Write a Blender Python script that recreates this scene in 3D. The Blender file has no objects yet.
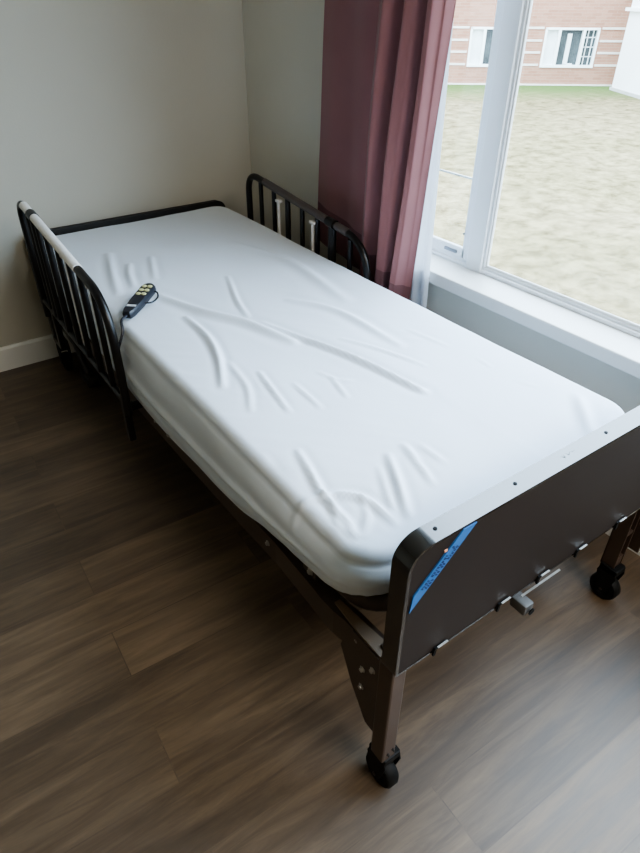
import bpy, bmesh, math, random
from mathutils import Vector, Matrix, noise
random.seed(7)
S = bpy.context.scene
COL = S.collection
R_ = math.radians

# ------------------------------------------------------------------ helpers
class MB:
    """collects shapes, builds ONE mesh object"""
    def __init__(self):
        self.v = []; self.f = []; self.smooth = []
    def add(self, verts, faces, smooth=False):
        o = len(self.v)
        self.v += [tuple(p) for p in verts]
        for f in faces:
            self.f.append(tuple(i + o for i in f)); self.smooth.append(smooth)
        return self
    def box(self, c, s, rot=None, bev=0.0):
        bm = bmesh.new()
        bmesh.ops.create_cube(bm, size=1.0)
        bmesh.ops.scale(bm, vec=Vector(s), verts=bm.verts)
        if bev > 0:
            bmesh.ops.bevel(bm, geom=list(bm.edges), offset=min(bev, min(s) * .45), segments=2, affect='EDGES', profile=.5)
        M = Matrix.Translation(Vector(c)) @ (rot.to_4x4() if rot is not None else Matrix.Identity(4))
        bm.transform(M); bm.verts.index_update()
        self.add([v.co[:] for v in bm.verts], [[v.index for v in f.verts] for f in bm.faces], False)
        bm.free(); return self
    def span(self, a, b, bev=0.0):
        return self.box([(a[i] + b[i]) / 2 for i in range(3)], [abs(b[i] - a[i]) for i in range(3)], None, bev)
    def tube(self, pts, r, n=12, closed=False, cap=True, flat=None):
        pts = [Vector(p) for p in pts]; m = len(pts)
        rr = r if isinstance(r, (list, tuple)) else [r] * m
        T = []
        for i in range(m):
            if closed: t = pts[(i + 1) % m] - pts[i - 1]
            else: t = pts[min(i + 1, m - 1)] - pts[max(i - 1, 0)]
            T.append(t.normalized())
        ref = Vector((0, 0, 1)) if abs(T[0].z) < .9 else Vector((1, 0, 0))
        nrm = (ref - T[0] * ref.dot(T[0])).normalized()
        vs = []
        for i in range(m):
            nrm = (nrm - T[i] * nrm.dot(T[i])).normalized()
            bi = T[i].cross(nrm)
            for k in range(n):
                a = 2 * math.pi * k / n
                vs.append(pts[i] + (nrm * math.cos(a) + bi * math.sin(a)) * rr[i])
        fs = []
        for i in range(m if closed else m - 1):
            j = (i + 1) % m
            for k in range(n):
                k2 = (k + 1) % n
                fs.append((i * n + k, i * n + k2, j * n + k2, j * n + k))
        self.add(vs, fs, True)
        if cap and not closed:
            self.add(vs[:n], [tuple(reversed(range(n)))]); self.add(vs[-n:], [tuple(range(n))])
        return self
    def cyl(self, a, b, r, n=20):
        return self.tube([a, b], r, n)
    def lathe(self, prof, c, axis, n=28):
        """prof: list of (radius, height) along axis"""
        q = Vector((0, 0, 1)).rotation_difference(Vector(axis).normalized())
        vs = []
        for (r, h) in prof:
            for k in range(n):
                a = 2 * math.pi * k / n
                vs.append(q @ Vector((r * math.cos(a), r * math.sin(a), h)) + Vector(c))
        fs = []
        for i in range(len(prof) - 1):
            for k in range(n):
                k2 = (k + 1) % n
                fs.append((i * n + k, i * n + k2, (i + 1) * n + k2, (i + 1) * n + k))
        fs.append(tuple(reversed(range(n)))); fs.append(tuple((len(prof) - 1) * n + k for k in range(n)))
        return self.add(vs, fs, True)
    def prism(self, poly, ax, lo, hi):
        """poly in the two remaining axes, extruded along axis ax from lo to hi"""
        def mk(p, h):
            if ax == 0: return (h, p[0], p[1])
            if ax == 1: return (p[0], h, p[1])
            return (p[0], p[1], h)
        n = len(poly)
        vs = [mk(p, lo) for p in poly] + [mk(p, hi) for p in poly]
        fs = [tuple(range(n)), tuple(reversed(range(n, 2 * n)))]
        for i in range(n):
            j = (i + 1) % n
            fs.append((i, j, n + j, n + i))
        return self.add(vs, fs)
    def build(self, name, mat, parent=None, sharp=40, bevel=0.0, **props):
        me = bpy.data.meshes.new(name)
        me.from_pydata(self.v, [], self.f); me.update()
        bm = bmesh.new(); bm.from_mesh(me)
        bmesh.ops.recalc_face_normals(bm, faces=bm.faces)
        bm.to_mesh(me); bm.free()
        for p, s in zip(me.polygons, self.smooth): p.use_smooth = s
        if any(self.smooth):
            me.set_sharp_from_angle(angle=R_(sharp))
        o = bpy.data.objects.new(name, me); COL.objects.link(o)
        if mat is not None: me.materials.append(mat)
        if parent is not None: o.parent = parent
        if bevel > 0:
            bv = o.modifiers.new('bevel', 'BEVEL'); bv.width = bevel; bv.segments = 2; bv.limit_method = 'ANGLE'
        for k, v in props.items(): o[k] = v
        return o

def empty(name, loc=(0, 0, 0), **props):
    o = bpy.data.objects.new(name, None); COL.objects.link(o)
    o.location = loc; o.empty_display_size = .1
    for k, v in props.items(): o[k] = v
    return o

def fillet(pts, rad, n=6):
    pts = [Vector(p) for p in pts]; out = [pts[0]]
    for i in range(1, len(pts) - 1):
        r = rad[i - 1] if isinstance(rad, (list, tuple)) else rad
        a, b, c = pts[i - 1], pts[i], pts[i + 1]
        d1 = (a - b).normalized(); d2 = (c - b).normalized()
        ang = d1.angle(d2); t = min(r / math.tan(ang / 2), (a - b).length * .49, (c - b).length * .49)
        p1 = b + d1 * t; p2 = b + d2 * t
        for k in range(n + 1):
            s = k / n
            out.append(p1 * (1 - s) ** 2 + b * 2 * s * (1 - s) + p2 * s * s)
    out.append(pts[-1]); return out

def bez(P, n=24):
    """Catmull-Rom through points"""
    P = [Vector(p) for p in P]; P = [P[0] * 2 - P[1]] + P + [P[-1] * 2 - P[-2]]
    out = []
    for i in range(1, len(P) - 2):
        for k in range(n):
            t = k / n; a, b, c, d = P[i - 1], P[i], P[i + 1], P[i + 2]
            out.append(.5 * ((2 * b) + (c - a) * t + (2 * a - 5 * b + 4 * c - d) * t * t + (3 * b - a - 3 * c + d) * t ** 3))
    out.append(P[-2]); return out

def lerp_tab(tab, x):
    if x <= tab[0][0]: return tab[0][1]
    for (a, fa), (b, fb) in zip(tab, tab[1:]):
        if x <= b:
            t = (x - a) / (b - a); t = t * t * (3 - 2 * t) * .5 + t * .5
            return fa + (fb - fa) * t
    return tab[-1][1]

# ------------------------------------------------------------------ materials
def mat(name, color, rough=.5, metal=0.0, spec=.5, coat=0.0, bump=None, vary=None, trans=0.0, sheen=0.0):
    m = bpy.data.materials.new(name); m.use_nodes = True
    nt = m.node_tree; b = nt.nodes['Principled BSDF']
    b.inputs['Base Color'].default_value = (*color, 1); b.inputs['Roughness'].default_value = rough
    b.inputs['Metallic'].default_value = metal; b.inputs['Specular IOR Level'].default_value = spec
    b.inputs['Coat Weight'].default_value = coat; b.inputs['Sheen Weight'].default_value = sheen
    tc = nt.nodes.new('ShaderNodeTexCoord')
    if vary:                                   # (scale, amount)
        nz = nt.nodes.new('ShaderNodeTexNoise'); nz.inputs['Scale'].default_value = vary[0]; nz.inputs['Detail'].default_value = 5
        nt.links.new(tc.outputs['Object'], nz.inputs['Vector'])
        rp = nt.nodes.new('ShaderNodeValToRGB'); k = vary[1]
        rp.color_ramp.elements[0].position = .3; rp.color_ramp.elements[1].position = .7
        rp.color_ramp.elements[0].color = (*[c * (1 - k) for c in color], 1)
        rp.color_ramp.elements[1].color = (*[min(1, c * (1 + k)) for c in color], 1)
        nt.links.new(nz.outputs['Fac'], rp.inputs['Fac']); nt.links.new(rp.outputs['Color'], b.inputs['Base Color'])
    if bump:                                   # (scale, strength, distance)
        nb = nt.nodes.new('ShaderNodeTexNoise'); nb.inputs['Scale'].default_value = bump[0]; nb.inputs['Detail'].default_value = 4
        nt.links.new(tc.outputs['Object'], nb.inputs['Vector'])
        bp = nt.nodes.new('ShaderNodeBump'); bp.inputs['Strength'].default_value = bump[1]; bp.inputs['Distance'].default_value = bump[2]
        nt.links.new(nb.outputs['Fac'], bp.inputs['Height']); nt.links.new(bp.outputs['Normal'], b.inputs['Normal'])
    if trans > 0:
        t = nt.nodes.new('ShaderNodeBsdfTranslucent'); t.inputs['Color'].default_value = (*color, 1)
        mx = nt.nodes.new('ShaderNodeMixShader'); mx.inputs['Fac'].default_value = trans
        nt.links.new(b.outputs[0], mx.inputs[1]); nt.links.new(t.outputs[0], mx.inputs[2])
        nt.links.new(mx.outputs[0], nt.nodes['Material Output'].inputs['Surface'])
    return m

M = {}
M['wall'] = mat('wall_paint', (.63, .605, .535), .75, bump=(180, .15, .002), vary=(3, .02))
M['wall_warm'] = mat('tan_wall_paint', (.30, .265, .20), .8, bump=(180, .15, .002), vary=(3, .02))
M['wall_back'] = mat('shaded_wall_paint', (.47, .452, .395), .75, bump=(180, .15, .002), vary=(3, .02))  # wall paint darkened to offset the window light on this wall
M['ceiling'] = mat('ceiling_paint', (.62, .61, .58), .85, bump=(90, .3, .003))
M['white_trim'] = mat('white_trim_paint', (.72, .73, .72), .42, vary=(4, .02))
M['vinyl'] = mat('white_window_vinyl', (.72, .75, .78), .35, vary=(6, .02))
M['sheet'] = mat('white_cotton_sheet', (.69, .752, .835), .85, spec=.2, bump=(900, .12, .0006), vary=(2.5, .015), sheen=.15)
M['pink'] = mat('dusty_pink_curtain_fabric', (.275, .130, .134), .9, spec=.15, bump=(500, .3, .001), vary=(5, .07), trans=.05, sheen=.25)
M['pink_hem'] = mat('dusty_pink_curtain_hem', (.17, .082, .086), .9, spec=.15, bump=(500, .3, .001), vary=(5, .07), trans=.06)  # hem colour darkened for the backlight its double layer blocks
M['sheer'] = mat('white_sheer_fabric', (.82, .86, .92), .9, spec=.1, bump=(400, .2, .001), trans=.36)
M['brown_panel'] = mat('brown_enamel_panel', (.020, .0145, .0125), .5, spec=.28, vary=(3, .10), bump=(60, .05, .001))
M['black_trim'] = mat('glossy_black_plastic_trim', (.006, .006, .007), .2, spec=.7, coat=.8, bump=(40, .03, .001))
M['dull_trim'] = mat('dull_black_plastic_trim', (.012, .012, .012), .6, spec=.25, bump=(40, .03, .001))
M['brown_steel'] = mat('brown_enamel_steel', (.060, .040, .030), .38, spec=.5, vary=(8, .12))
M['deck_brown'] = mat('matte_brown_deck_steel', (.075, .052, .040), .6, spec=.25, vary=(8, .1))
M['tan_steel'] = mat('tan_enamel_steel', (.17, .115, .075), .4, spec=.5, vary=(8, .10))
M['dark_steel'] = mat('dark_brown_steel', (.022, .018, .016), .35, spec=.5, vary=(8, .1))
M['rail_black'] = mat('black_brown_enamel_tube', (.007, .006, .006), .34, spec=.4, vary=(10, .1))
M['rubber'] = mat('black_rubber_wheel', (.006, .006, .006), .6, spec=.2, vary=(20, .2))
M['chrome'] = mat('pale_satin_metal', (.72, .71, .70), .4, metal=.25, vary=(30, .05))
M['zinc'] = mat('zinc_bolt_metal', (.55, .53, .50), .42, metal=.9, vary=(60, .1))
M['grey_sleeve'] = mat('pale_grey_vinyl_sleeve', (.80, .79, .78), .45, vary=(20, .06))
M['grey_plastic'] = mat('grey_cast_metal', (.13, .13, .13), .45, metal=.3, vary=(20, .08))
M['blue'] = mat('blue_sticker_vinyl', (.035, .135, .36), .55, vary=(40, .05))
M['navy'] = mat('navy_print', (.003, .006, .05), .7, vary=(40, .1))
M['orange_dot'] = mat('salmon_dot', (.75, .36, .22), .5, vary=(40, .1))
M['faint_print'] = mat('faint_grey_print', (.11, .115, .12), .5, vary=(40, .1))
M['remote'] = mat('charcoal_remote_plastic', (.012, .014, .022), .38, vary=(30, .1))
M['button'] = mat('pale_yellow_rubber_button', (.56, .55, .30), .5, vary=(60, .1))
M['white_label'] = mat('white_label_print', (.62, .64, .66), .5, vary=(60, .1))
M['latch'] = mat('grey_latch_plastic', (.22, .25, .29), .45, vary=(60, .1))
M['pale_line'] = mat('pale_path_edging', (.42, .41, .38), .8, vary=(3, .1))

def floor_mat():
    m = bpy.data.materials.new('dark_wood_vinyl_planks'); m.use_nodes = True
    nt = m.node_tree; L = nt.links; b = nt.nodes['Principled BSDF']
    tc = nt.nodes.new('ShaderNodeTexCoord')
    mp = nt.nodes.new('ShaderNodeMapping'); mp.inputs['Rotation'].default_value = (0, 0, R_(2.0)); mp.inputs['Location'].default_value = (.35, .06, 0)
    L.new(tc.outputs['Object'], mp.inputs['Vector'])
    br = nt.nodes.new('ShaderNodeTexBrick'); br.inputs['Scale'].default_value = 1
    br.inputs['Brick Width'].default_value = 1.22; br.inputs['Row Height'].default_value = .152
    br.inputs['Mortar Size'].default_value = .0016; br.inputs['Mortar Smooth'].default_value = .3
    br.offset = .37; br.offset_frequency = 2; br.inputs['Bias'].default_value = 0
    br.inputs['Color1'].default_value = (.0, .0, .0, 1); br.inputs['Color2'].default_value = (1, 1, 1, 1); br.inputs['Mortar'].default_value = (.5, .5, .5, 1)
    L.new(mp.outputs[0], br.inputs['Vector'])
    # per plank shift for the grain
    sc = nt.nodes.new('ShaderNodeVectorMath'); sc.operation = 'MULTIPLY_ADD'
    sc.inputs[1].default_value = (7, 13, 3); L.new(br.outputs['Color'], sc.inputs[0]); L.new(mp.outputs[0], sc.inputs[2])
    st = nt.nodes.new('ShaderNodeMapping'); st.inputs['Scale'].default_value = (1.0, 11, 1); L.new(sc.outputs[0], st.inputs['Vector'])
    n1 = nt.nodes.new('ShaderNodeTexNoise'); n1.inputs['Scale'].default_value = 3.0; n1.inputs['Detail'].default_value = 9; n1.inputs['Roughness'].default_value = .70; n1.inputs['Distortion'].default_value = .6
    L.new(st.outputs[0], n1.inputs['Vector'])
    n2 = nt.nodes.new('ShaderNodeTexNoise'); n2.inputs['Scale'].default_value = 2.4; n2.inputs['Detail'].default_value = 3
    sb = nt.nodes.new('ShaderNodeMapping'); sb.inputs['Scale'].default_value = (.7, 2.6, 1); L.new(sc.outputs[0], sb.inputs['Vector']); L.new(sb.outputs[0], n2.inputs['Vector'])
    a1 = nt.nodes.new('ShaderNodeMath'); a1.operation = 'MULTIPLY_ADD'; a1.inputs[1].default_value = .55
    L.new(n1.outputs['Fac'], a1.inputs[0])
    a2 = nt.nodes.new('ShaderNodeMath'); a2.operation = 'MULTIPLY'; a2.inputs[1].default_value = .34; L.new(n2.outputs['Fac'], a2.inputs[0]); L.new(a2.outputs[0], a1.inputs[2])
    a3 = nt.nodes.new('ShaderNodeMath'); a3.operation = 'MULTIPLY_ADD'; a3.inputs[1].default_value = .13; L.new(br.outputs['Color'], a3.inputs[0]); L.new(a1.outputs[0], a3.inputs[2])
    rp = nt.nodes.new('ShaderNodeValToRGB'); e = rp.color_ramp.elements
    e[0].position = .30; e[0].color = (.032, .020, .0115, 1); e[1].position = .72; e[1].color = (.215, .150, .094, 1)
    x = e.new(.45); x.color = (.075, .048, .028, 1); x = e.new(.56); x.color = (.124, .084, .051, 1)
    L.new(a3.outputs[0], rp.inputs['Fac'])
    mm = nt.nodes.new('ShaderNodeMixRGB'); mm.blend_type = 'MULTIPLY'; mm.inputs['Color2'].default_value = (.85, .84, .83, 1)
    L.new(br.outputs['Fac'], mm.inputs['Fac']); L.new(rp.outputs['Color'], mm.inputs['Color1']); L.new(mm.outputs[0], b.inputs['Base Color'])
    b.inputs['Specular IOR Level'].default_value = .95
    rr = nt.nodes.new('ShaderNodeMapRange'); rr.inputs['To Min'].default_value = .40; rr.inputs['To Max'].default_value = .58
    L.new(n1.outputs['Fac'], rr.inputs['Value']); L.new(rr.outputs[0], b.inputs['Roughness'])
    bp = nt.nodes.new('ShaderNodeBump'); bp.inputs['Strength'].default_value = .22; bp.inputs['Distance'].default_value = .0015
    L.new(n1.outputs['Fac'], bp.inputs['Height']); L.new(bp.outputs['Normal'], b.inputs['Normal'])
    return m
M['floor'] = floor_mat()

def glass_mat():
    m = bpy.data.materials.new('clear_window_glass'); m.use_nodes = True
    nt = m.node_tree; nt.nodes.remove(nt.nodes['Principled BSDF'])
    t = nt.nodes.new('ShaderNodeBsdfTransparent'); t.inputs['Color'].default_value = (.95, .97, .97, 1)
    g = nt.nodes.new('ShaderNodeBsdfGlossy'); g.inputs['Roughness'].default_value = .02
    lw = nt.nodes.new('ShaderNodeLayerWeight'); pw = nt.nodes.new('ShaderNodeMath'); pw.operation = 'POWER'; pw.inputs[1].default_value = 5
    nt.links.new(lw.outputs['Facing'], pw.inputs[0])
    fr = nt.nodes.new('ShaderNodeMath'); fr.operation = 'MULTIPLY_ADD'; fr.inputs[1].default_value = .9; fr.inputs[2].default_value = .025
    nt.links.new(pw.outputs[0], fr.inputs[0])
    mx = nt.nodes.new('ShaderNodeMixShader')
    nt.links.new(fr.outputs[0], mx.inputs['Fac']); nt.links.new(t.outputs[0], mx.inputs[1]); nt.links.new(g.outputs[0], mx.inputs[2])
    nt.links.new(mx.outputs[0], nt.nodes['Material Output'].inputs['Surface'])
    return m
M['glass'] = glass_mat()

def ground_mat():
    m = bpy.data.materials.new('dry_winter_lawn'); m.use_nodes = True
    nt = m.node_tree; L = nt.links; b = nt.nodes['Principled BSDF']; b.inputs['Roughness'].default_value = 1; b.inputs['Specular IOR Level'].default_value = .1
    tc = nt.nodes.new('ShaderNodeTexCoord')
    n1 = nt.nodes.new('ShaderNodeTexNoise'); n1.inputs['Scale'].default_value = 4.5; n1.inputs['Detail'].default_value = 10; n1.inputs['Roughness'].default_value = .75
    L.new(tc.outputs['Object'], n1.inputs['Vector'])
    rp = nt.nodes.new('ShaderNodeValToRGB'); e = rp.color_ramp.elements
    e[0].position = .34; e[0].color = (0.086, 0.065, 0.030, 1); e[1].position = .60; e[1].color = (0.297, 0.241, 0.142, 1)
    L.new(n1.outputs['Fac'], rp.inputs['Fac'])
    n2 = nt.nodes.new('ShaderNodeTexNoise'); n2.inputs['Scale'].default_value = .55; n2.inputs['Detail'].default_value = 4
    L.new(tc.outputs['Object'], n2.inputs['Vector'])
    mx = nt.nodes.new('ShaderNodeMixRGB'); mx.blend_type = 'MULTIPLY'; mx.inputs['Color2'].default_value = (.86, .88, .82, 1)
    r2 = nt.nodes.new('ShaderNodeValToRGB'); r2.color_ramp.elements[0].position = .40; r2.color_ramp.elements[1].position = .62
    L.new(n2.outputs['Fac'], r2.inputs['Fac']); L.new(r2.outputs['Color'], mx.inputs['Fac']); L.new(rp.outputs['Color'], mx.inputs['Color1'])
    # greener towards the building (distance measured along the facade normal)
    dt = nt.nodes.new('ShaderNodeVectorMath'); dt.operation = 'DOT_PRODUCT'; dt.inputs[1].default_value = (.608, .794, 0)
    L.new(tc.outputs['Object'], dt.inputs[0])
    nz = nt.nodes.new('ShaderNodeMath'); nz.operation = 'MULTIPLY_ADD'; nz.inputs[1].default_value = 2.2; L.new(n2.outputs['Fac'], nz.inputs[0]); L.new(dt.outputs['Value'], nz.inputs[2])
    mr = nt.nodes.new('ShaderNodeMapRange'); mr.inputs['From Min'].default_value = 14.6; mr.inputs['From Max'].default_value = 16.6
    L.new(nz.outputs[0], mr.inputs['Value'])
    m3 = nt.nodes.new('ShaderNodeMixRGB'); m3.inputs['Color2'].default_value = (0.097, 0.146, 0.043, 1)
    L.new(mr.outputs[0], m3.inputs['Fac']); L.new(mx.outputs[0], m3.inputs['Color1']); L.new(m3.outputs[0], b.inputs['Base Color'])
    return m
M['ground'] = ground_mat()

def brick_mat():
    m = bpy.data.materials.new('pale_tan_brick'); m.use_nodes = True
    nt = m.node_tree; L = nt.links; b = nt.nodes['Principled BSDF']; b.inputs['Roughness'].default_value = .95; b.inputs['Specular IOR Level'].default_value = .1
    tc = nt.nodes.new('ShaderNodeTexCoord')
    sx = nt.nodes.new('ShaderNodeSeparateXYZ'); L.new(tc.outputs['Object'], sx.inputs[0])
    cx = nt.nodes.new('ShaderNodeCombineXYZ'); L.new(sx.outputs['X'], cx.inputs['X']); L.new(sx.outputs['Z'], cx.inputs['Y'])
    br = nt.nodes.new('ShaderNodeTexBrick'); br.inputs['Scale'].default_value = 1; br.inputs['Brick Width'].default_value = .22; br.inputs['Row Height'].default_value = .06
    br.inputs['Mortar Size'].default_value = .004
    br.inputs['Color1'].default_value = (0.322, 0.159, 0.107, 1); br.inputs['Color2'].default_value = (0.398, 0.211, 0.146, 1); br.inputs['Mortar'].default_value = (0.365, 0.258, 0.193, 1)
    L.new(cx.outputs[0], br.inputs['Vector']); L.new(br.outputs['Color'], b.inputs['Base Color'])
    return m
M['brick'] = brick_mat()
M['stone_band'] = mat('pale_stone_band', (.60, .55, .49), .9, vary=(5, .05))
M['white_paint_out'] = mat('white_exterior_paint', (.80, .80, .78), .8, vary=(2, .03))
M['out_glass'] = mat('grey_window_reflection', (.05, .06, .062), .2, spec=.3, vary=(4, .4))
M['blind'] = mat('white_window_blind', (.70,.72,.72), .7, vary=(3, .08))

# ------------------------------------------------------------------ the room
XW, YW = .6455, 2.358          # window wall, head wall
X0, Y0, ZC = -3.1, -3.0, 2.75  # room limits behind the camera
OY0, OY1, OZ0, OZ1 = -1.15, 1.43, .556, 2.62   # window opening
def struct(mb, name, m, parent=None, **kw):
    o = mb.build(name, m, parent, **kw)
    if parent is None: o['kind'] = 'structure'
    return o

struct(MB().span((X0 - .1, Y0 - .1, -.1), (XW + .24, YW + .1, 0)), 'floor', M['floor'])
struct(MB().span((X0 - .1, Y0 - .1, ZC), (XW + .24, YW + .1, ZC + .1)), 'ceiling', M['ceiling'])
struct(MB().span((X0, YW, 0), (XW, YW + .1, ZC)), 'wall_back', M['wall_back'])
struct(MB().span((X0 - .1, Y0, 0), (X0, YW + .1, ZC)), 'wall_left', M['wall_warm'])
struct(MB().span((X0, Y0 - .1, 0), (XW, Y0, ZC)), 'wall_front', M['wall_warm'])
w = MB()
w.span((XW, Y0 - .1, 0), (XW + .24, OY0, ZC)); w.span((XW, OY1, 0), (XW + .24, YW + .1, ZC))
w.span((XW, OY0, 0), (XW + .24, OY1, OZ0)); w.span((XW, OY0, OZ1), (XW + .24, OY1, ZC))
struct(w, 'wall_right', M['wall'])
struct(MB().prism([(YW, 0), (YW - .014, 0), (YW - .014, .098), (YW - .006, .109), (YW, .109)], 0, X0, XW - .014), 'baseboard_back', M['white_trim'])
struct(MB().prism([(XW, 0), (XW - .014, 0), (XW - .014, .098), (XW - .006, .109), (XW, .109)], 1, Y0, YW), 'baseboard_right', M['white_trim'])
# sill board with its apron
sb = MB(); sb.span((XW - .032, OY0 - .05, .5475), (XW + .12, OY1 + .05, .5916), .004)
struct(sb, 'trim_1', M['white_trim'])
struct(MB().span((XW - .09, .98, 2.655), (XW - .03, 1.80, 2.75)), 'trim_2', M['white_trim'])   # curtain track under the ceiling

# window: frame, mullion, casement sash, panes
win = empty('window_1', (XW + .12, .1, .59), kind='structure')
def wpart(mb, name, m): 
    o = mb.build(name, m, None); o.parent = win; o.matrix_parent_inverse = Matrix.Translation(-win.location); return o
FX0 = XW + .098; FX1 = FX0 + .030
f = MB()
f.span((FX0, OY0, .5916), (FX1, OY1, .604), .003)                 # bottom rail, stepped
f.span((FX0 + .010, OY0, .600), (FX1, OY1, .613), .003)
f.span((FX0, OY0, OZ1 - .05), (FX1, OY1, OZ1), .003)
f.span((FX0, OY0, .60), (FX1, OY0 + .05, OZ1 - .04), .003)
f.span((FX0, OY1 - .05, .60), (FX1, OY1, OZ1 - .04), .003)
wpart(f, 'window_frame', M['vinyl'])
mu = MB()
mu.span((FX0 - .004, .945, .592), (FX1, 1.012, OZ1 - .04), .003)
mu.span((FX0 + .006, .936, .600), (FX1, .950, OZ1 - .04), .002)
wpart(mu, 'mullion', M['vinyl'])
wpart(MB().span((FX0 + .012, .930, .615), (FX0 + .022, .938, OZ1 - .05), .002)
      .span((FX0 + .014, OY0 + .05, .612), (FX0 + .022, .937, .621), .002), 'glazing_bead', M['white_trim'])
ca = MB()
ca.span((FX0 + .012, 1.008, .606), (FX1, 1.053, OZ1 - .05), .004)
ca.span((FX0 + .012, OY1 - .095, .606), (FX1, OY1 - .05, OZ1 - .05), .004)
ca.span((FX0 + .012, 1.04, .606), (FX1, OY1 - .06, .648), .004)
ca.span((FX0 + .012, 1.04, OZ1 - .10), (FX1, OY1 - .06, OZ1 - .05), .004)
wpart(ca, 'casement_sash', M['vinyl'])
wpart(MB().box((FX0 + .010, 1.105, .628), (.008, .060, .011), None, .002), 'latch', M['latch'])
wpart(MB().lathe([(.0001, .004), (.004, .003), (.004, 0), (.0001, 0)], (FX0 + .011, 1.052, .70), (-1, 0, 0), 12), 'screw', M['latch'])
wpart(MB().span((FX0 + .030, 1.05, .876), (FX0 + .035, OY1 - .09, .882)), 'screen_bar', M['white_trim'])
wpart(MB().span((FX0 + .020, OY0 + .045, .614), (FX0 + .024, .94, OZ1 - .045)), 'fixed_pane', M['glass'])
wpart(MB().span((FX0 + .022, 1.045, .64), (FX0 + .026, OY1 - .085, OZ1 - .09)), 'casement_pane', M['glass'])

# ------------------------------------------------------------------ outside
GZ = -.45
gm = MB(); gm.span((XW + .3, -30, GZ - .1), (45, 45, GZ))
struct(gm, 'ground', M['ground'])

FO = Vector((12.713, 10.472, GZ)); FA = math.atan2(-.608, .794)
bld = empty('brick_building', FO, label='tan brick building with pale stripes and white windows across the lawn', category='building')
bld.rotation_euler = (0, 0, FA)
def bp(mb, name, m, par=None):
    o = mb.build(name, m, par or bld); return o
# local frame: +x along the facade (to the right), -y towards the room, z up from the ground (subtract GZ)
Z = lambda z: z - GZ
wl = MB()
wins = [(-1.35, -.12), (.35, 1.58), (-4.6, -3.3)]
z0w, z1w = Z(-.05), Z(.71)
wl.span((-9, 0, -.05), (2.6, .3, z0w)); wl.span((-9, 0, z1w), (2.6, .3, 5.0))
xs = [-9] + [x for a in sorted(wins) for x in a] + [2.6]
for i in range(0, len(xs), 2): wl.span((xs[i], 0, z0w), (xs[i + 1], .3, z1w))
bp(wl, 'brick_wall', M['brick'])
for zb in (.70, .455, .22, -.03):
    for i in range(0, len(xs), 2):
        bp(MB().span((xs[i] - (.0 if i == 0 else -.04), -.015, Z(zb) - .022), (xs[i + 1] - (.04 if i < len(xs) - 2 else .0), .02, Z(zb) + .022)), 'stone_band', M['stone_band'])
for (a, b_) in wins:
    fr = MB(); t = .045
    fr.span((a, -.03, z0w - .03), (b_, .1, z0w + .02)); fr.span((a, -.02, z1w - t), (b_, .1, z1w))
    fr.span((a, -.02, z0w), (a + t, .1, z1w)); fr.span((b_ - t, -.02, z0w), (b_, .1, z1w))
    w_ = b_ - a
    for q in (.27, .72): fr.span((a + w_ * q - .03, -.02, z0w), (a + w_ * q + .03, .1, z1w))
    fo = bp(fr, 'window', M['white_paint_out'])
    bp(MB().span((a + .02, .08, z0w), (a + w_ * .27, .1, z1w)), 'window_blind', M['blind'], fo)
    bp(MB().span((a + w_ * .27, .08, z0w), (b_ - .02, .1, z1w)), 'pane', M['out_glass'], fo)
    g = MB()
    for k in (1, 2): g.span((a + w_ * (.72 + .28 * k / 3) - .008, .05, z0w), (a + w_ * (.72 + .28 * k / 3) + .008, .08, z1w))
    for k in (1, 2, 3): g.span((a + w_ * .72, .05, z0w + (z1w - z0w) * k / 4 - .008), (b_, .08, z0w + (z1w - z0w) * k / 4 + .008))
    g.span((a + w_ * .44, .05, z0w), (a + w_ * .52, .08, z1w - .12)); g.span((a + w_ * .44, .05, z0w), (a + w_ * .62, .08, z0w + .05))
    bp(g, 'muntin', M['blind'], fo)
bp(MB().span((-9, -.05, -.02), (2.2, .0, .03)), 'plinth', M['stone_band'])
wing = empty('white_building', (13.75, 8.75, GZ), label='white walled building wing at the right edge beyond the lawn', category='building')
wing.rotation_euler = (0, 0, math.atan2(-1.6, -1.0))
wg = MB(); wg.span((0, -.0, 0), (4.5, 3.0, 4.6))
o = wg.build('wall', M['white_paint_out'], wing)
o = MB().span((-.08, -.08, 1.50), (4.55, .0, 1.56)).build('trim_moulding', M['white_paint_out'], wing)
o = MB().span((-.03, -.03, 0), (4.5, .0, .06)).build('plinth', M['pale_line'], wing)

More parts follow.
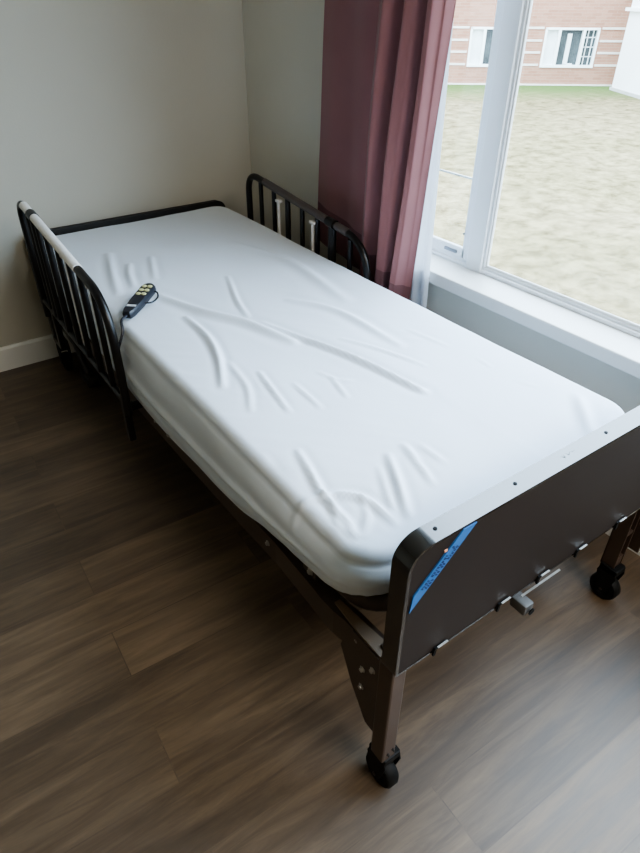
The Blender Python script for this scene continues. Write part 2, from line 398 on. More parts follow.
# ------------------------------------------------------------------ mattress in a fitted sheet
WR = [
    (1.00, .010, [(0.016, 1.448), (-0.057, 1.25), (-0.085, 1.133)]),
    (.70, .014, [(-0.229, 1.745), (-0.266, 1.642), (-0.291, 1.541)]),
    (.50, .014, [(-0.135, 1.767), (-0.205, 1.567)]),
    (.60, .020, [(-0.253, 1.886), (-0.308, 1.694), (-0.353, 1.523)]),
    (.90, .022, [(-0.252, 1.433), (-0.183, 1.231), (-0.112, 1.092), (-0.06, 0.913)]),
    (1.20, .013, [(-0.071, 1.072), (-0.032, 0.924), (0.021, 0.727), (0.052, 0.534), (0.062, 0.497)]),
    (1.30, .013, [(-0.245, 1.235), (-0.251, 1.083), (-0.287, 0.941), (-0.347, 0.806)]),
    (1.20, .008, [(-0.233, 0.818), (-0.252, 0.722), (-0.271, 0.614)]),
    (.70, .010, [(-0.274, 0.912), (-0.297, 0.771), (-0.344, 0.67)]),
    (.80, .008, [(-0.191, 0.715), (-0.199, 0.584)]),
    (.70, .009, [(0.058, 0.846), (0.113, 0.726), (0.153, 0.595)]),
    (.80, .008, [(-0.093, 0.683), (-0.117, 0.588)]),
    (.50, .008, [(-0.105, 0.729), (-0.088, 0.673), (-0.06, 0.641)]),
    (1.30, .010, [(-0.339, 0.474), (-0.357, 0.399), (-0.375, 0.327), (-0.38, 0.25), (-0.391, 0.202)]),
    (1.10, .011, [(-0.417, 0.342), (-0.363, 0.322), (-0.319, 0.281), (-0.309, 0.231), (-0.309, 0.19)]),
    (1.20, .012, [(-0.185, 0.349), (-0.233, 0.261), (-0.272, 0.194)]),
    (.80, .010, [(-0.229, 0.326), (-0.266, 0.258), (-0.296, 0.198)]),
    (.70, .009, [(-0.129, 0.359), (-0.142, 0.302)]),
    (.70, .010, [(-0.411, 0.507), (-0.42, 0.423)]),
    (.80, .010, [(-0.137, 0.36), (-0.156, 0.276), (-0.171, 0.229)]),
    (.50, .010, [(-0.101, 0.335), (-0.101, 0.265)]),
    (.40, .007, [(0.3, 0.547), (0.29, 0.48)]),
    (.30, .010, [(0.262, 0.783), (0.283, 0.638)]),
    (.25, .008, [(0.291, 0.403), (0.312, 0.34)]),
    (.80, .009, [(-0.365, 0.32), (-0.396, 0.251), (-0.397, 0.212)]),
    (.70, .010, [(-0.318, 0.276), (-0.341, 0.229), (-0.38, 0.198)]),
    (.50, .020, [(0.356, 0.258), (0.25, 0.15)]),
    (.35, .030, [(0.198, 1.726), (0.275, 1.447), (0.235, 1.058)]),
    (.50, .020, [(0.087, 1.16), (0.166, 0.994), (0.174, 0.72)]),
]
WSEG = []
for amp, wd, pts in WR:
    wd *= .8
    sm = [(p.x, p.y) for p in bez([(a, b, 0) for a, b in pts], 5)]
    n = len(sm) - 1
    bb = (min(p[0] for p in sm) - .09, max(p[0] for p in sm) + .09, min(p[1] for p in sm) - .09, max(p[1] for p in sm) + .09)
    WSEG.append((amp, wd, sm, n, bb))
def wrinkle(x, y):
    h = 0
    for amp, wd, sm, n, bb in WSEG:
        if not (bb[0] < x < bb[1] and bb[2] < y < bb[3]): continue
        best = 9; bt = 0; sd = 1
        for i in range(n):
            ax, ay = sm[i]; bx, by = sm[i + 1]; dx, dy = bx - ax, by - ay
            t = max(0, min(1, ((x - ax) * dx + (y - ay) * dy) / (dx * dx + dy * dy)))
            ex, ey = x - ax - dx * t, y - ay - dy * t
            d = math.hypot(ex, ey)
            if d < best: best = d; bt = (i + t) / n; sd = 1 if dx * ey - dy * ex > 0 else -1
        tap = max(0.0, math.sin(math.pi * min(1, max(0, .08 + bt * .84)))) ** .7
        ww = wd * .85
        g = math.exp(-(best / ww) ** 2)
        trough = math.exp(-((best - 1.6 * wd) / (1.2 * wd)) ** 2) * .28
        h += amp * tap * (g - trough) * 1.0 * wd
    return h
ML, MR, MF, MH = -.430, .428, .128, 2.262       # left, right, foot, head
MZ, ER, CR = .577, .026, .062                   # top height, edge radius, plan corner radius
HEM_L = [(.12, .470), (.15, .462), (.25, .418), (.37, .392), (.49, .372), (.63, .335), (.80, .318), (1.07, .296), (1.35, .300), (1.7, .335), (2.2, .38)]
def sheet():
    a, b = (MR - ML) / 2 - ER, (MH - MF) / 2 - ER; cx, cy = (ML + MR) / 2, (MF + MH) / 2
    R = CR - ER * .3; nx, ny = 112, 260
    def rr(x, y):
        qx, qy = abs(x) - (a - R), abs(y) - (b - R)
        if qx > 0 and qy > 0:
            m = max(qx, qy); l = math.hypot(qx, qy)
            if l > 0: qx *= m / l; qy *= m / l
            return math.copysign(a - R + qx, x), math.copysign(b - R + qy, y)
        return x, y
    def topz(x, y):
        z = MZ + .006 * math.exp(-((y - 1.9) / .5) ** 2)
        z += .004 * noise.noise(Vector((x * 3, y * 2.2, 1.7))) + .0016 * noise.noise(Vector((x * 9, y * 6, 4.1)))
        q = .75 * x + .66 * y; r_ = -.66 * x + .75 * y              # fine creases running diagonally
        f1 = noise.noise(Vector((r_ * 5.5, q * 34, 2.2))); f2 = noise.noise(Vector((x * 4, y * 3, 9.3)))
        z += .0012 * max(0, f1) ** 1.5 * max(0, f2 + .25) * 2
        f3 = noise.noise(Vector((x * 30, y * 7, 5.7)))
        z += .0009 * max(0, f3) ** 1.5 * max(0, -f2 + .1) * 2
        ex = min(x - ML, MR - x); ey = min(y - MF, MH - y)
        d = min(ex, ey); z -= .005 * math.exp(-(d / .05) ** 1.5)
        return z + wrinkle(x, y)
    vs = []; idx = {}
    for j in range(ny + 1):
        for i in range(nx + 1):
            x, y = rr(-a + 2 * a * i / nx, -b + 2 * b * j / ny)
            x += cx; y += cy
            idx[i, j] = len(vs); vs.append((x, y, topz(x, y)))
    fs = [(idx[i, j], idx[i + 1, j], idx[i + 1, j + 1], idx[i, j + 1]) for j in range(ny) for i in range(nx)]
    ring = [(i, 0) for i in range(nx)] + [(nx, j) for j in range(ny)] + [(i, ny) for i in range(nx, 0, -1)] + [(0, j) for j in range(ny, 0, -1)]
    rv = [idx[k] for k in ring]; n = len(rv)
    base = [Vector(vs[k]) for k in rv]
    nrm = []
    for k in range(n):
        t = base[(k + 2) % n] - base[k - 2]; nv = Vector((t.y, -t.x, 0)).normalized(); nrm.append(nv)
    # perimeter arc length for side folds
    prev = rv; K1, K2 = 7, 26
    for s in range(1, K1 + K2 + 1):
        cur = []
        for k in range(n):
            p = base[k]; nv = nrm[k]
            z0 = p.z
            if s <= K1:
                al = math.pi / 2 * s / K1
                off, z = ER * math.sin(al), z0 - ER * (1 - math.cos(al))
            else:
                t = (s - K1) / K2
                hem = lerp_tab(HEM_L, p.y)
                wl_ = max(0, -nv.x)                    # how much it is the left side
                hem = hem * wl_ + .43 * (1 - wl_) if nv.y > -.3 else hem * wl_ + .455 * (1 - wl_)
                if p.x > 0: hem = .42
                z = (z0 - ER) * (1 - t) + hem * t
                bul = .020 * math.sin(math.pi * min(1, t * 1.05)) + .006 * math.sin(t * math.pi * 2.0 + .4)
                env = min(1, max(0, (p.y - .12) / .35)) 
                fold = .012 * math.exp(-((t - .42 - .04 * math.sin(p.y * 2.2)) / .07) ** 2) + .010 * math.exp(-((t - .66 - .05 * math.sin(p.y * 1.7 + 1)) / .055) ** 2)
                fold -= .009 * math.exp(-((t - .54 - .04 * math.sin(p.y * 2.0 + .5)) / .05) ** 2)
                bul += fold * env * wl_ + .004 * noise.noise(Vector((p.x * 9, p.y * 5, z * 9)))
                tuck = -.016 * max(0, (t - .86) / .14) ** 2 
                corner = (1 - abs(nv.x)) * (1 - abs(nv.y)) * 4
                bul += .004 * math.sin(math.atan2(nv.y, nv.x) * 16) * corner * t
                off = ER + bul * (.8 + .2 * wl_) + tuck
            cur.append(len(vs)); vs.append((p.x + nv.x * off, p.y + nv.y * off, z))
        for k in range(n):
            k2 = (k + 1) % n
            fs.append((prev[k], cur[k], cur[k2], prev[k2]))
        prev = cur
    hem_pts = [vs[k] for k in prev]
    mb = MB(); mb.add(vs, fs, True); return mb, hem_pts
mtr = empty('mattress', (.01, 1.2, .42), label='white single mattress in a wrinkled fitted sheet on the brown bed frame', category='mattress')
smb, hem_pts = sheet()
so = smb.build('fitted_sheet', M['sheet'], None, sharp=180); so.parent = mtr; so.matrix_parent_inverse = Matrix.Translation(-mtr.location)
hm = MB().tube(hem_pts[::3], .0045, 6, closed=True).build('elastic_hem', M['sheet'], None); hm.parent = so

def keep(o, root):
    """parent to a root Empty but leave the mesh in world coordinates"""
    o.parent = root; o.matrix_parent_inverse = root.matrix_world.inverted() if False else Matrix.Translation(-root.location); return o

# ------------------------------------------------------------------ hospital bed
bed = empty('hospital_bed', (0, 1.15, 0), label='brown metal hospital bed frame with black half rails, under the white mattress', category='bed')
def part(mb, name, m, par=None, **kw):
    o = mb.build(name, m, None, **kw)
    if par is None: keep(o, bed)
    else: o.parent = par          # parts of bed keep identity basis, so sub-parts need no inverse
    return o

def rrect(x0, x1, z0, z1, r_top, r_bot, n=8):
    out = []
    for (cx, cz, a0, r) in ((x1 - r_top, z1 - r_top, 0, r_top), (x0 + r_top, z1 - r_top, 90, r_top), (x0 + r_bot, z0 + r_bot, 180, r_bot), (x1 - r_bot, z0 + r_bot, 270, r_bot)):
        for k in range(n + 1):
            a = R_(a0 + 90 * k / n); out.append((cx + r * math.cos(a), cz + r * math.sin(a)))
    res = []                                   # guard points keep the long straight runs flat-shaded
    for i, p in enumerate(out):
        q = out[(i + 1) % len(out)]; res.append(p)
        L = math.hypot(q[0] - p[0], q[1] - p[1])
        if L > .05:
            for d in (.008, L - .008): res.append((p[0] + (q[0] - p[0]) * d / L, p[1] + (q[1] - p[1]) * d / L))
    return res

def end_panel(yf, yb, z0, z1, name, trim='black_trim'):
    """yf = outer face, yb = inner face: a thin board wrapped in a rounded black moulding"""
    s = 1 if yb > yf else -1
    pan = part(MB().prism(rrect(-.450, .450, z0 + .003, z1 - .008, .034, .006), 1, yf + s * .002, yf + s * .034), name, M['brown_panel'])
    tr = MB(); prof_o = rrect(-.457, .457, z0, z1, .044, .008); prof_f = rrect(-.4555, .4555, z0, z1 - .0042, .044, .008); prof_i = rrect(-.449, .449, z0 + .006, z1 - .009, .036, .004)
    n = len(prof_o)
    lay = [(prof_i, yf + s * .001), (prof_f, yf + s * .0015), (prof_o, yb - s * .003), (prof_i, yb)]
    ve = []
    for pr, y in lay: ve += [(p[0], y, p[1]) for p in pr]
    fs = []
    for l in range(3):
        for k in range(n):
            k2 = (k + 1) % n; fs.append((l * n + k, l * n + k2, (l + 1) * n + k2, (l + 1) * n + k))
    fs.append(tuple(3 * n + k for k in range(n)))
    tr.add(ve, fs, True)
    part(tr, 'edge_moulding', M[trim], pan, sharp=35)
    return pan
FZ0, FZ1 = .430, .7358
foot = end_panel(0, .040, FZ0, FZ1, 'footboard')
# three screws and a faint maker's mark on the top edge
for x in (-.387, -.204, .050):
    part(MB().lathe([(.0001, .0020), (.0034, .0016), (.0038, 0), (.0001, 0)], (x, .022, FZ1 - .0022), (0, 0, 1), 14), 'screw', M['rubber'], foot)
mk = MB(); pts = []
for k in range(60):
    t = k / 59; pts.append((-.086 + .040 * t, .023 + (.0042 * math.sin(t * 17 + .6) + .0016 * math.sin(t * 41)) * (1 - .5 * t), FZ1 - .0018))
mk.tube(pts, .00045, 5)
part(mk, 'faint_mark', M['faint_print'], foot)
# blue sticker
P = [(-.4440, .597), (-.4395, .634), (-.3465, .7272), (-.3170, .7265)]
st = part(MB().prism(P, 1, -.0006, .0022), 'sticker', M['blue'], foot, label='diagonal blue sticker with rows of tiny dark print')
d = Vector((P[2][0] - P[1][0], P[2][1] - P[1][1])).normalized(); nn = Vector((d.y, -d.x)); rnd = random.Random(3)
pr = MB()
for row in (0, 1):
    s = .016 + row * .004
    while s < (.112 if row == 0 else .106):
        wch = rnd.uniform(.0022, .0042)
        if rnd.random() > .14:
            o2 = Vector(P[1]) + d * (s) + nn * (.0075 + row * .0085)
            for q in range(2):                                     # each tiny glyph is two strokes
                c = o2 + d * (wch * (.2 + .6 * q)) + nn * (rnd.uniform(-.0012, .0012))
                h = rnd.uniform(.0026, .0038); ww = wch * .42
                quad = [c - d * ww / 2 - nn * h, c + d * ww / 2 - nn * h, c + d * ww / 2 + nn * h, c - d * ww / 2 + nn * h]
                pr.prism([(v.x, v.y) for v in quad], 1, -.0009, -.0004)
        s += wch + .0022
part(pr, 'sticker_print', M['navy'], foot)
part(MB().box((-.381, -.0007, .702), (.006, .0014, .0045)), 'salmon_dot', M['orange_dot'], foot)
# five hook slots along the bottom edge: dark slot + bright bent lip
for x in (-.351, -.182, -.064, .061, .205):
    part(MB().prism([(x - .017, FZ0 - .006), (x - .012, FZ0 - .006), (x - .010, FZ0 + .010), (x + .016, FZ0 + .010), (x + .016, FZ0 + .0135), (x - .014, FZ0 + .0135), (x - .017, FZ0 + .009)], 1, -.0030, .0015), 'hook_slot', M['rubber'], foot)
    part(MB().box((x + .0035, -.0034, FZ0 + .0150), (.025, .0035, .0014)), 'slot_lip', M['zinc'], foot)
head = end_panel(2.325, 2.285, .27, .587, 'headboard', 'dull_trim')

# main side rails: bowed channel sections with a tan top flange near the foot end
RB = [(.06, .345), (.15, .338), (.25, .312), (.46, .284), (.62, .272), (.94, .258), (1.3, .248), (2.25, .238)]
def rail_x(y):
    return .441 - .024 * min(1, max(0, (y - .2) / .25))
def side_rail_frame(sx):
    mb = MB(); ys = [.05, .08, .12, .16, .2, .25, .3, .38, .46, .54, .62, .75, .94, 1.1, 1.3, 1.6, 1.9, 2.25]
    sec = []
    for y in ys:
        zb = lerp_tab(RB, y); h = .068
        x = rail_x(y)
        sec.append([(x, zb), (x, zb + h), (x - .036, zb + h + .002), (x - .036, zb + h - .003), (x - .004, zb + h - .005), (x - .004, zb + .004), (x - .03, zb + .004), (x - .03, zb)])
    n = 8; vs = []
    for y, s in zip(ys, sec): vs += [(sx * p[0], y, p[1]) for p in s]
    fs = []
    for i in range(len(ys) - 1):
        for k in range(n):
            k2 = (k + 1) % n; fs.append((i * n + k, i * n + k2, (i + 1) * n + k2, (i + 1) * n + k))
    fs.append(tuple(range(n))); fs.append(tuple((len(ys) - 1) * n + k for k in range(n)))
    mb.add(vs, fs); return mb
def bolt_mb(p, ax, r=.008):
    q = Vector(ax).normalized(); mb = MB()
    mb.lathe([(.0001, .006), (r * .62, .006), (r * .68, .0015), (r, .0015), (r, 0), (.0001, 0)], p, q, 6); 
    return mb
for sx in (-1, 1):
    rl = part(side_rail_frame(sx), 'frame_rail', M['brown_steel'])
    for y, zo in ((1.165, .045), (1.067, .045), (.492, .042), (.12, .052)):
        part(bolt_mb((sx * (rail_x(y) + .0005), y, lerp_tab(RB, y) + zo), (sx, 0, 0)), 'bolt', M['zinc'], rl)
    # tan top flange plate widening towards the footboard
    fl = MB(); zt = .345 + .068
    fl.prism([(sx * .444, .052), (sx * .444, .115), (sx * .438, .20), (sx * .425, .20), (sx * .419, .115), (sx * .412, .052)], 2, zt + .001, zt + .006)
    part(fl, 'top_flange', M['tan_steel'], rl)
    gp = MB().prism([(.02, .414), (.13, .414), (.165, .335), (.125, .25), (.075, .175), (.02, .175)], 0, sx * .4425, sx * .4475)
    g_ = part(gp, 'gusset_plate', M['brown_steel'])
    for y, z in ((.094, .335), (.094, .278), (.066, .366)):
        part(bolt_mb((sx * .4475, y, z), (sx, 0, 0), .0075), 'bolt', M['zinc'], g_)

# deck: bent tube rim with slats and springs under the mattress
DX0, DX1, DY0, DY1 = -.404, .404, .118, 2.24
rim = fillet([(0, DY0, .446), (DX0, DY0, .446), (DX0, .50, .392), (DX0, 1.2, .362), (DX0, DY1, .385), (0, DY1, .385)], [.085, .3, .3, .08], 8)
rimR = [Vector((-p.x, p.y, p.z)) for p in reversed(rim)]
dk = MB().tube(rim + rimR[1:-1], .019, 12, closed=True)
deck = part(dk, 'deck_frame', M['deck_brown'])
for k in range(11):
    y = .27 + k * .185; z = lerp_tab([(.1, .446), (.5, .395), (1.2, .367), (2.2, .39)], y)
    part(MB().box((0, y, z), (.82, .034, .004)), 'slat', M['dark_steel'], deck)
part(MB().box((-.424, .30, .414), (.012, .05, .03), None, .003), 'hinge', M['dark_steel'], deck)
part(bolt_mb((-.431, .294, .416), (-1, 0, 0), .009), 'bolt', M['zinc'], deck)
part(MB().tube([(-.38, .085, .41), (-.33, .06, .432), (-.30, .055, .436)], .012, 10), 'deck_hook', M['brown_steel'], deck)

# legs with casters
def wheel_mb(c, r=.041, w=.030):
    p = [(.0001, -w * .30), (r * .55, -w * .34), (r * .62, -w * .5), (r * .9, -w * .5), (r, -w * .32), (r, w * .32), (r * .9, w * .5), (r * .62, w * .5), (r * .55, w * .34), (.0001, w * .30)]
    return MB().lathe(p, c, (1, 0, 0), 30)
def caster(lg, x, y, hood=True):
    wh = part(wheel_mb((x, y, .041)), 'wheel', M['rubber'], lg)
    fk = MB()
    for s in (-1, 1):
        fk.prism([(y - .014, .040), (y + .014, .040), (y + .028, .098), (y + .020, .125), (y - .022, .125), (y - .028, .098)], 0, x + s * .019, x + s * .022)
    fk.span((x - .022, y - .026, .104), (x + .022, y + .026, .125), .004)
    part(fk, 'caster_fork', M['rubber'], lg)
    part(MB().cyl((x - .0245, y, .041), (x + .0245, y, .041), .0045, 10), 'axle', M['dark_steel'], lg)
# foot left: square tube leg
lg = part(MB().span((-.4540, .008, .118), (-.4190, .046, .440), .004), 'leg', M['brown_steel'])
for dx in (-.006, .006): part(bolt_mb((-.4345 + dx, .008, .148 + dx * .6), (0, -1, 0), .0035), 'bolt', M['dark_steel'], lg)
caster(lg, -.4280, .030)
# foot right: the same leg seen from its open channel side
lr = MB(); lr.span((.392, .042, .118), (.396, .082, .445), .001); lr.span((.424, .042, .118), (.428, .082, .445), .001); lr.span((.392, .078, .118), (.428, .082, .445), .001)
lr.span((.394, .044, .24), (.426, .078, .25)); lr.span((.394, .044, .118), (.426, .080, .16))
lg = part(lr, 'leg', M['brown_steel']); caster(lg, .4060, .052)
for sx in (-1, 1):
    lg = part(MB().span((sx * .437 - .0175, 2.235, .118), (sx * .437 + .0175, 2.275, .40), .004), 'leg', M['dark_steel'])
    caster(lg, sx * .437, 2.20)
    part(MB().span((sx * .437 - .02, 2.17, .118), (sx * .437 + .02, 2.25, .15), .004), 'caster_bracket', M['dark_steel'], lg)
# cross tubes and the crank socket in the middle of the foot end
part(MB().span((-.43, .046, .395), (.43, .072, .425), .003), 'cross_bar', M['brown_steel'])
part(MB().span((-.43, 2.20, .25), (.43, 2.23, .28), .003), 'cross_bar', M['dark_steel'])
part(MB().span((-.118, -.0005, .408), (.004, .0035, .4105)), 'lower_flange', M['zinc'])
cs = MB(); cs.tube([(-.002, .55, .262), (-.002, .105, .250)], .017, 14); cs.tube([(-.002, .10, .25), (-.002, .04, .247)], .013, 14)
cs.box((-.002, .058, .2475), (.031, .044, .031), None, .005)
ck = part(cs, 'crank_socket', M['grey_plastic'])
part(MB().cyl((-.002, .031, .247), (-.002, .0285, .247), .009, 14), 'socket_hole', M['rubber'], ck)
part(MB().prism([(.10, .40), (.10, .235), (.16, .235), (.22, .40)], 0, -.032, -.028).prism([(.10, .40), (.10, .235), (.16, .235), (.22, .40)], 0, .024, .028), 'socket_bracket', M['dark_steel'], ck)
# motor box and pedal near the head
part(MB().span((-.35, 1.55, .20), (-.20, 1.85, .32), .012).tube([(-.275, 1.55, .26), (-.275, 1.0, .30)], .018, 12), 'lift_motor', M['rubber'])
part(MB().box((-.395, 2.03, .025), (.05, .11, .05), None, .010).tube([(-.395, 2.03, .045), (-.405, 2.10, .16), (-.42, 2.20, .22)], .012, 10), 'brake_pedal', M['dark_steel'])

# half length side rails (built for the left, mirrored end for end on the right)
def half_rail(side):
    X = -.474 if side < 0 else .464
    ya, yb = (2.125, 1.245) if side < 0 else (2.065, 1.225)         # far post, near post
    za, zb = (.768, .680) if side < 0 else (.752, .664)
    T = lambda y: zb + (za - zb) * (y - yb) / (ya - yb)
    lo = (.36, .33)
    root = part(MB().tube(fillet([(X, ya, .30), (X, ya, T(ya)), (X, yb, T(yb)), (X, yb, .30)], [.075, .15], 10), .0135, 12), 'side_rail', M['rail_black'])
    # lower tube and bars
    part(MB().tube([(X, ya - .01, .37), (X, yb + .01, .34)], .011, 10), 'lower_tube', M['rail_black'], root)
    n = 8
    for k in range(1, n):
        y = ya + (yb - ya) * k / n
        zt = T(y) - (.006 if k < n - 1 else .018)
        part(MB().tube([(X, y, .35), (X, y, zt)], .0095 if k % 3 else .0115, 10), 'bar', M['rail_black'], root)
    if side < 0: tel = ((1.66, .36), (1.42, .36)); sl = ((2.045, 1.955), (1.925, 1.475)); col = 1.94
    else: tel = ((1.80, .40), (1.555, .40)); sl = ((1.925, 1.478), (1.415, 1.345)); col = 1.447
    for y, z0 in tel:
        b_ = part(MB().tube([(X - side * .012, y, z0), (X - side * .012, y, T(y) - .030)], .0065, 10), 'telescoping_bar', M['chrome'], root, label='chrome bar')
        part(MB().box((X - side * .010, y, T(y) - .034), (.022, .030, .012), None, .003), 'bar_bracket', M['grey_sleeve'], root)
    for a, b_ in sl:
        part(MB().tube([(X, a, T(a) + .0005), (X, b_, T(b_) + .0005)], .0155, 14), 'sleeve', M['grey_sleeve'] if side < 0 else M['grey_sleeve2'], root, label='pale grey sleeve')
    part(MB().tube([(X, col + .022, T(col + .022)), (X, col - .022, T(col - .022))], .018, 14), 'collar', M['rail_black'], root)
    part(MB().tube([(X, col, T(col)), (X, col, .36)], .0135, 12), 'post', M['rail_black'], root)
    # clamp legs that reach below the frame
    part(MB().box((X, yb + .02, .275), (.022, .03, .17), None, .004), 'clamp', M['rail_black'], root)
    part(MB().box((X, ya - .12, .285), (.022, .03, .17), None, .004), 'clamp', M['rail_black'], root)
    part(MB().span((min(X, side * .41), yb + .01, .30), (max(X, side * .41), yb + .03, .32)), 'mounting_bracket', M['rail_black'], root)
    part(MB().span((min(X, side * .41), ya - .13, .29), (max(X, side * .41), ya - .11, .31)), 'mounting_bracket', M['rail_black'], root)
M['grey_sleeve2'] = mat('dull_mauve_grey_sleeve', (.09, .075, .075), .32, vary=(20, .06))
half_rail(-1); half_rail(1)

# ------------------------------------------------------------------ hand control on the mattress
A = Vector((-.402, 1.310)); B = Vector((-.266, 1.434))
dirv = (B - A).normalized(); Lr = (B - A).length
rem = empty('hand_control', (0, 0, 0), label='charcoal wired hand control with pale yellow buttons on the white mattress', category='remote control')
rem.location = (A.x, A.y, MZ + .006); rem.rotation_euler = (R_(-2), R_(-7), math.atan2(dirv.y, dirv.x))
def rp_(mb, name, m, par=None, **kw): return mb.build(name, m, par or rem, **kw)
body = MB(); n = 14
outl = []
hw = .0245
for k in range(0, 181, 15): outl.append((Lr - .026 + .026 * math.sin(R_(k)), hw * math.cos(R_(k)) * 1.0))
outl += [(.07, -hw * .97), (.015, -hw * .74), (.0, -hw * .50), (0, hw * .50), (.015, hw * .74), (.07, hw * .97)]
vs = []; lay = [(.88, .000), (1.0, .006), (1.0, .017), (.86, .0235)]
cxm = Lr / 2
for sc_, z in lay: vs += [(cxm + (p[0] - cxm) * (1 - (1 - sc_) * .35), p[1] * sc_, z) for p in outl]
n = len(outl); fs = [tuple(reversed(range(n))), tuple(3 * n + k for k in range(n))]
for l in range(3):
    for k in range(n):
        k2 = (k + 1) % n; fs.append((l * n + k, l * n + k2, (l + 1) * n + k2, (l + 1) * n + k))
rb = rp_(body.add(vs, fs, True), 'housing', M['remote'], sharp=50)
for k in range(3):
    for s in (-1, 1):
        bx = MB().lathe([(.0085, 0), (.0085, .002), (.007, .0036), (.0001, .0040)], (0, 0, 0), (0, 0, 1), 18)
        bx.v = [(p[0] * .82 + Lr * .60 + k * .0235, p[1] * 1.0 + s * .0093, p[2] + .0230) for p in bx.v]
        rp_(bx, 'button', M['button'])
rp_(MB().box((.040, 0, .0238), (.010, .030, .001), Matrix.Rotation(R_(0), 3, 'Z')), 'label_strip', M['white_label'])
rp_(MB().tube(bez([(.080, -.024, .010), (.095, -.040, .006), (.125, -.045, .005), (.148, -.036, .008), (.155, -.022, .010)], 8), .0028, 8), 'hanger_loop', M['remote'])
# cord: leaves the lower end, drops over the mattress edge and runs down behind the side rail
q = rem.rotation_euler.to_matrix().to_4x4(); q.translation = rem.location; qi = q.inverted()
cw = [q @ Vector((0.004, 0, .012)), q @ Vector((-.03, .002, .012)), Vector((-.436, 1.270, .566)), Vector((-.4610, 1.262, .515)), Vector((-.470, 1.268, .44)), Vector((-.474, 1.275, .36)), Vector((-.462, 1.30, .26)), Vector((-.40, 1.42, .25)), Vector((-.33, 1.56, .25))]
rp_(MB().tube([qi @ p for p in bez(cw, 8)], .0042, 8), 'cord', M['remote'])

# ------------------------------------------------------------------ curtains
def cloth(fn, nu, nv, name, m, **props):
    vs = [fn(i / nu, j / nv) for j in range(nv + 1) for i in range(nu + 1)]
    fs = [(j * (nu + 1) + i, j * (nu + 1) + i + 1, (j + 1) * (nu + 1) + i + 1, (j + 1) * (nu + 1) + i) for j in range(nv) for i in range(nu)]
    o = MB().add(vs, fs, True).build(name, m, None, sharp=180)
    for k, v in props.items(): o[k] = v
    return o
def yv(top, bot, z): return top + (bot - top) * (1.38 - z) / (1.38 - .49)
FOLD = [  # u, y at z=1.38, y at z=.49, x offset towards the room
    (0.00, 1.676, 1.722, .000), (.10, 1.605, 1.635, .008), (.20, 1.50, 1.52, .002), (.30, 1.42, 1.46, .008), (.38, 1.345, 1.40, .000), (.43, 1.315, 1.372, .012),
    (.47, 1.296, 1.352, .055), (.515, 1.262, 1.318, .070), (.555, 1.232, 1.272, .018), (.60, 1.212, 1.246, .026), (.645, 1.185, 1.222, .074), (.69, 1.158, 1.196, .062),
    (.73, 1.132, 1.176, .018), (.775, 1.112, 1.165, .030), (.82, 1.095, 1.152, .072), (.87, 1.078, 1.138, .066), (.92, 1.058, 1.128, .030), (1.0, 1.046, 1.120, .004)]
def fold(u):
    for a, b in zip(FOLD, FOLD[1:]):
        if u <= b[0]:
            t = (u - a[0]) / (b[0] - a[0]); s = t * t * (3 - 2 * t)
            return [a[i] + (b[i] - a[i]) * (t if i < 3 else s) for i in (1, 2, 3)]
    return FOLD[-1][1:]
def cur(zlo_l, zlo_r, zhi_l, zhi_r, dx=0):
    def fn(u, v):
        yt, yb, xo = fold(u)
        zlo = zlo_l + (zlo_r - zlo_l) * u; zhi = zhi_l + (zhi_r - zhi_l) * u
        z = zlo + (zhi - zlo) * v
        dep = .85 + .15 * math.sin(z * 3 + u * 9)
        x = .588 - xo * 1.28 * dep - .006 * noise.noise(Vector((u * 6, z * 2.2, 3))) + dx
        y = yv(yt, yb, z) + .006 * noise.noise(Vector((u * 5, z * 1.6, 8)))
        return (x, y, z)
    return fn
pc = empty('pink_curtain', (.57, 1.38, .5), label='dusty pink curtain hanging in folds beside the window', category='curtain')
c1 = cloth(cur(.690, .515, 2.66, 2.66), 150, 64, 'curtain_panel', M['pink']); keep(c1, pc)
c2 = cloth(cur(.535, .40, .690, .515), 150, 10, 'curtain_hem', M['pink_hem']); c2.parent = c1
def sheer(u, v):
    z = .36 + (2.66 - .36) * v
    y = 1.045 + .02 * (z - .48) + u * .26
    x = .602 - .009 * math.sin(u * 26 + z * .6) * (1 - .35 * v) - .004 * math.sin(u * 11)
    return (x, y, z)
cloth(sheer, 60, 24, 'sheer_curtain', M['sheer'], label='white sheer curtain beside the pink curtain, next to the window glass', category='curtain')

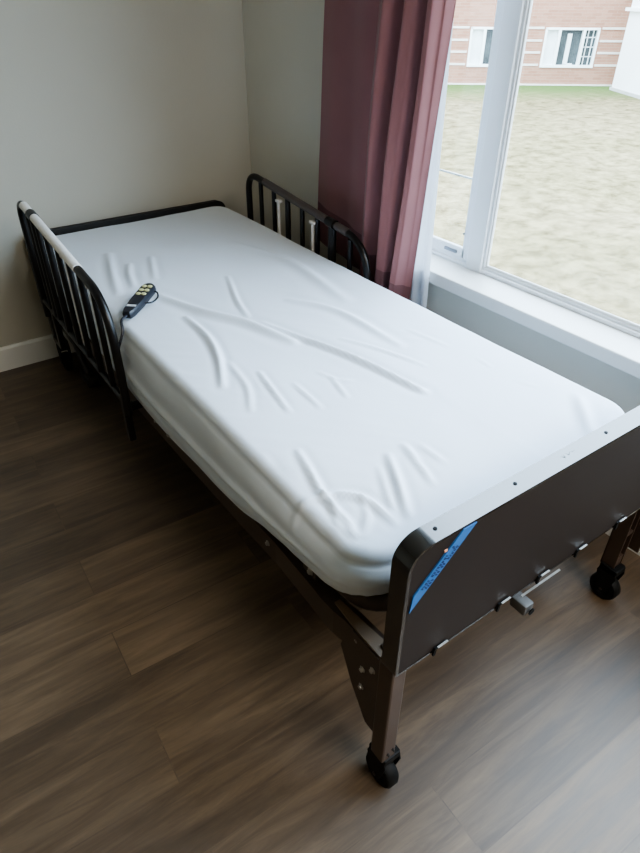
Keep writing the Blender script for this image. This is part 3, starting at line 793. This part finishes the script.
# ------------------------------------------------------------------ light
wd = bpy.data.worlds.new('overcast_sky'); S.world = wd; wd.use_nodes = True
nt = wd.node_tree; bg = nt.nodes['Background']
tc = nt.nodes.new('ShaderNodeTexCoord'); sp = nt.nodes.new('ShaderNodeSeparateXYZ'); nt.links.new(tc.outputs['Generated'], sp.inputs[0])
rp = nt.nodes.new('ShaderNodeValToRGB'); e = rp.color_ramp.elements
e[0].position = 0; e[0].color = (.56, .72, .90, 1); e[1].position = .9; e[1].color = (.74, .92, 1.13, 1)
nt.links.new(sp.outputs['Z'], rp.inputs['Fac']); nt.links.new(rp.outputs['Color'], bg.inputs['Color'])
bg.inputs['Strength'].default_value = 5.2
# sky portal in the window opening, guides the daylight samples
la = bpy.data.lights.new('window_daylight', 'AREA'); la.shape = 'RECTANGLE'; la.size = OZ1 - OZ0; la.size_y = OY1 - OY0
la.cycles.is_portal = True
lo = bpy.data.objects.new('window_daylight', la); COL.objects.link(lo)
lo.location = (XW + .235, (OY0 + OY1) / 2, (OZ0 + OZ1) / 2); lo.rotation_euler = (0, R_(90), 0)

# unseen fill light added under the ceiling, behind the photographer
lb = bpy.data.lights.new('ceiling_fill', 'AREA'); lb.shape = 'DISK'; lb.size = 1.2; lb.energy = 34; lb.color = (1, .94, .84)
lo = bpy.data.objects.new('ceiling_fill', lb); COL.objects.link(lo); lo.location = (-.15, -2.1, ZC - .03)

# ------------------------------------------------------------------ camera
cd = bpy.data.cameras.new('camera'); co = bpy.data.objects.new('camera', cd); COL.objects.link(co)
cd.sensor_fit = 'HORIZONTAL'; cd.sensor_width = 36; cd.lens = 619.72 / 640 * 36; cd.clip_start = .02; cd.clip_end = 200
co.location = (-.92751, -.42983, 1.40504); co.rotation_euler = (.95552, -.00551, -.61755)
S.camera = co
S.view_settings.view_transform = 'AgX'; S.view_settings.look = 'AgX - Medium High Contrast'; S.view_settings.exposure = 1.5
S.cycles.max_bounces = 10; S.cycles.diffuse_bounces = 7; S.cycles.transparent_max_bounces = 16
S.cycles.caustics_reflective = False; S.cycles.sample_clamp_indirect = 6
S.cycles.use_denoising = True
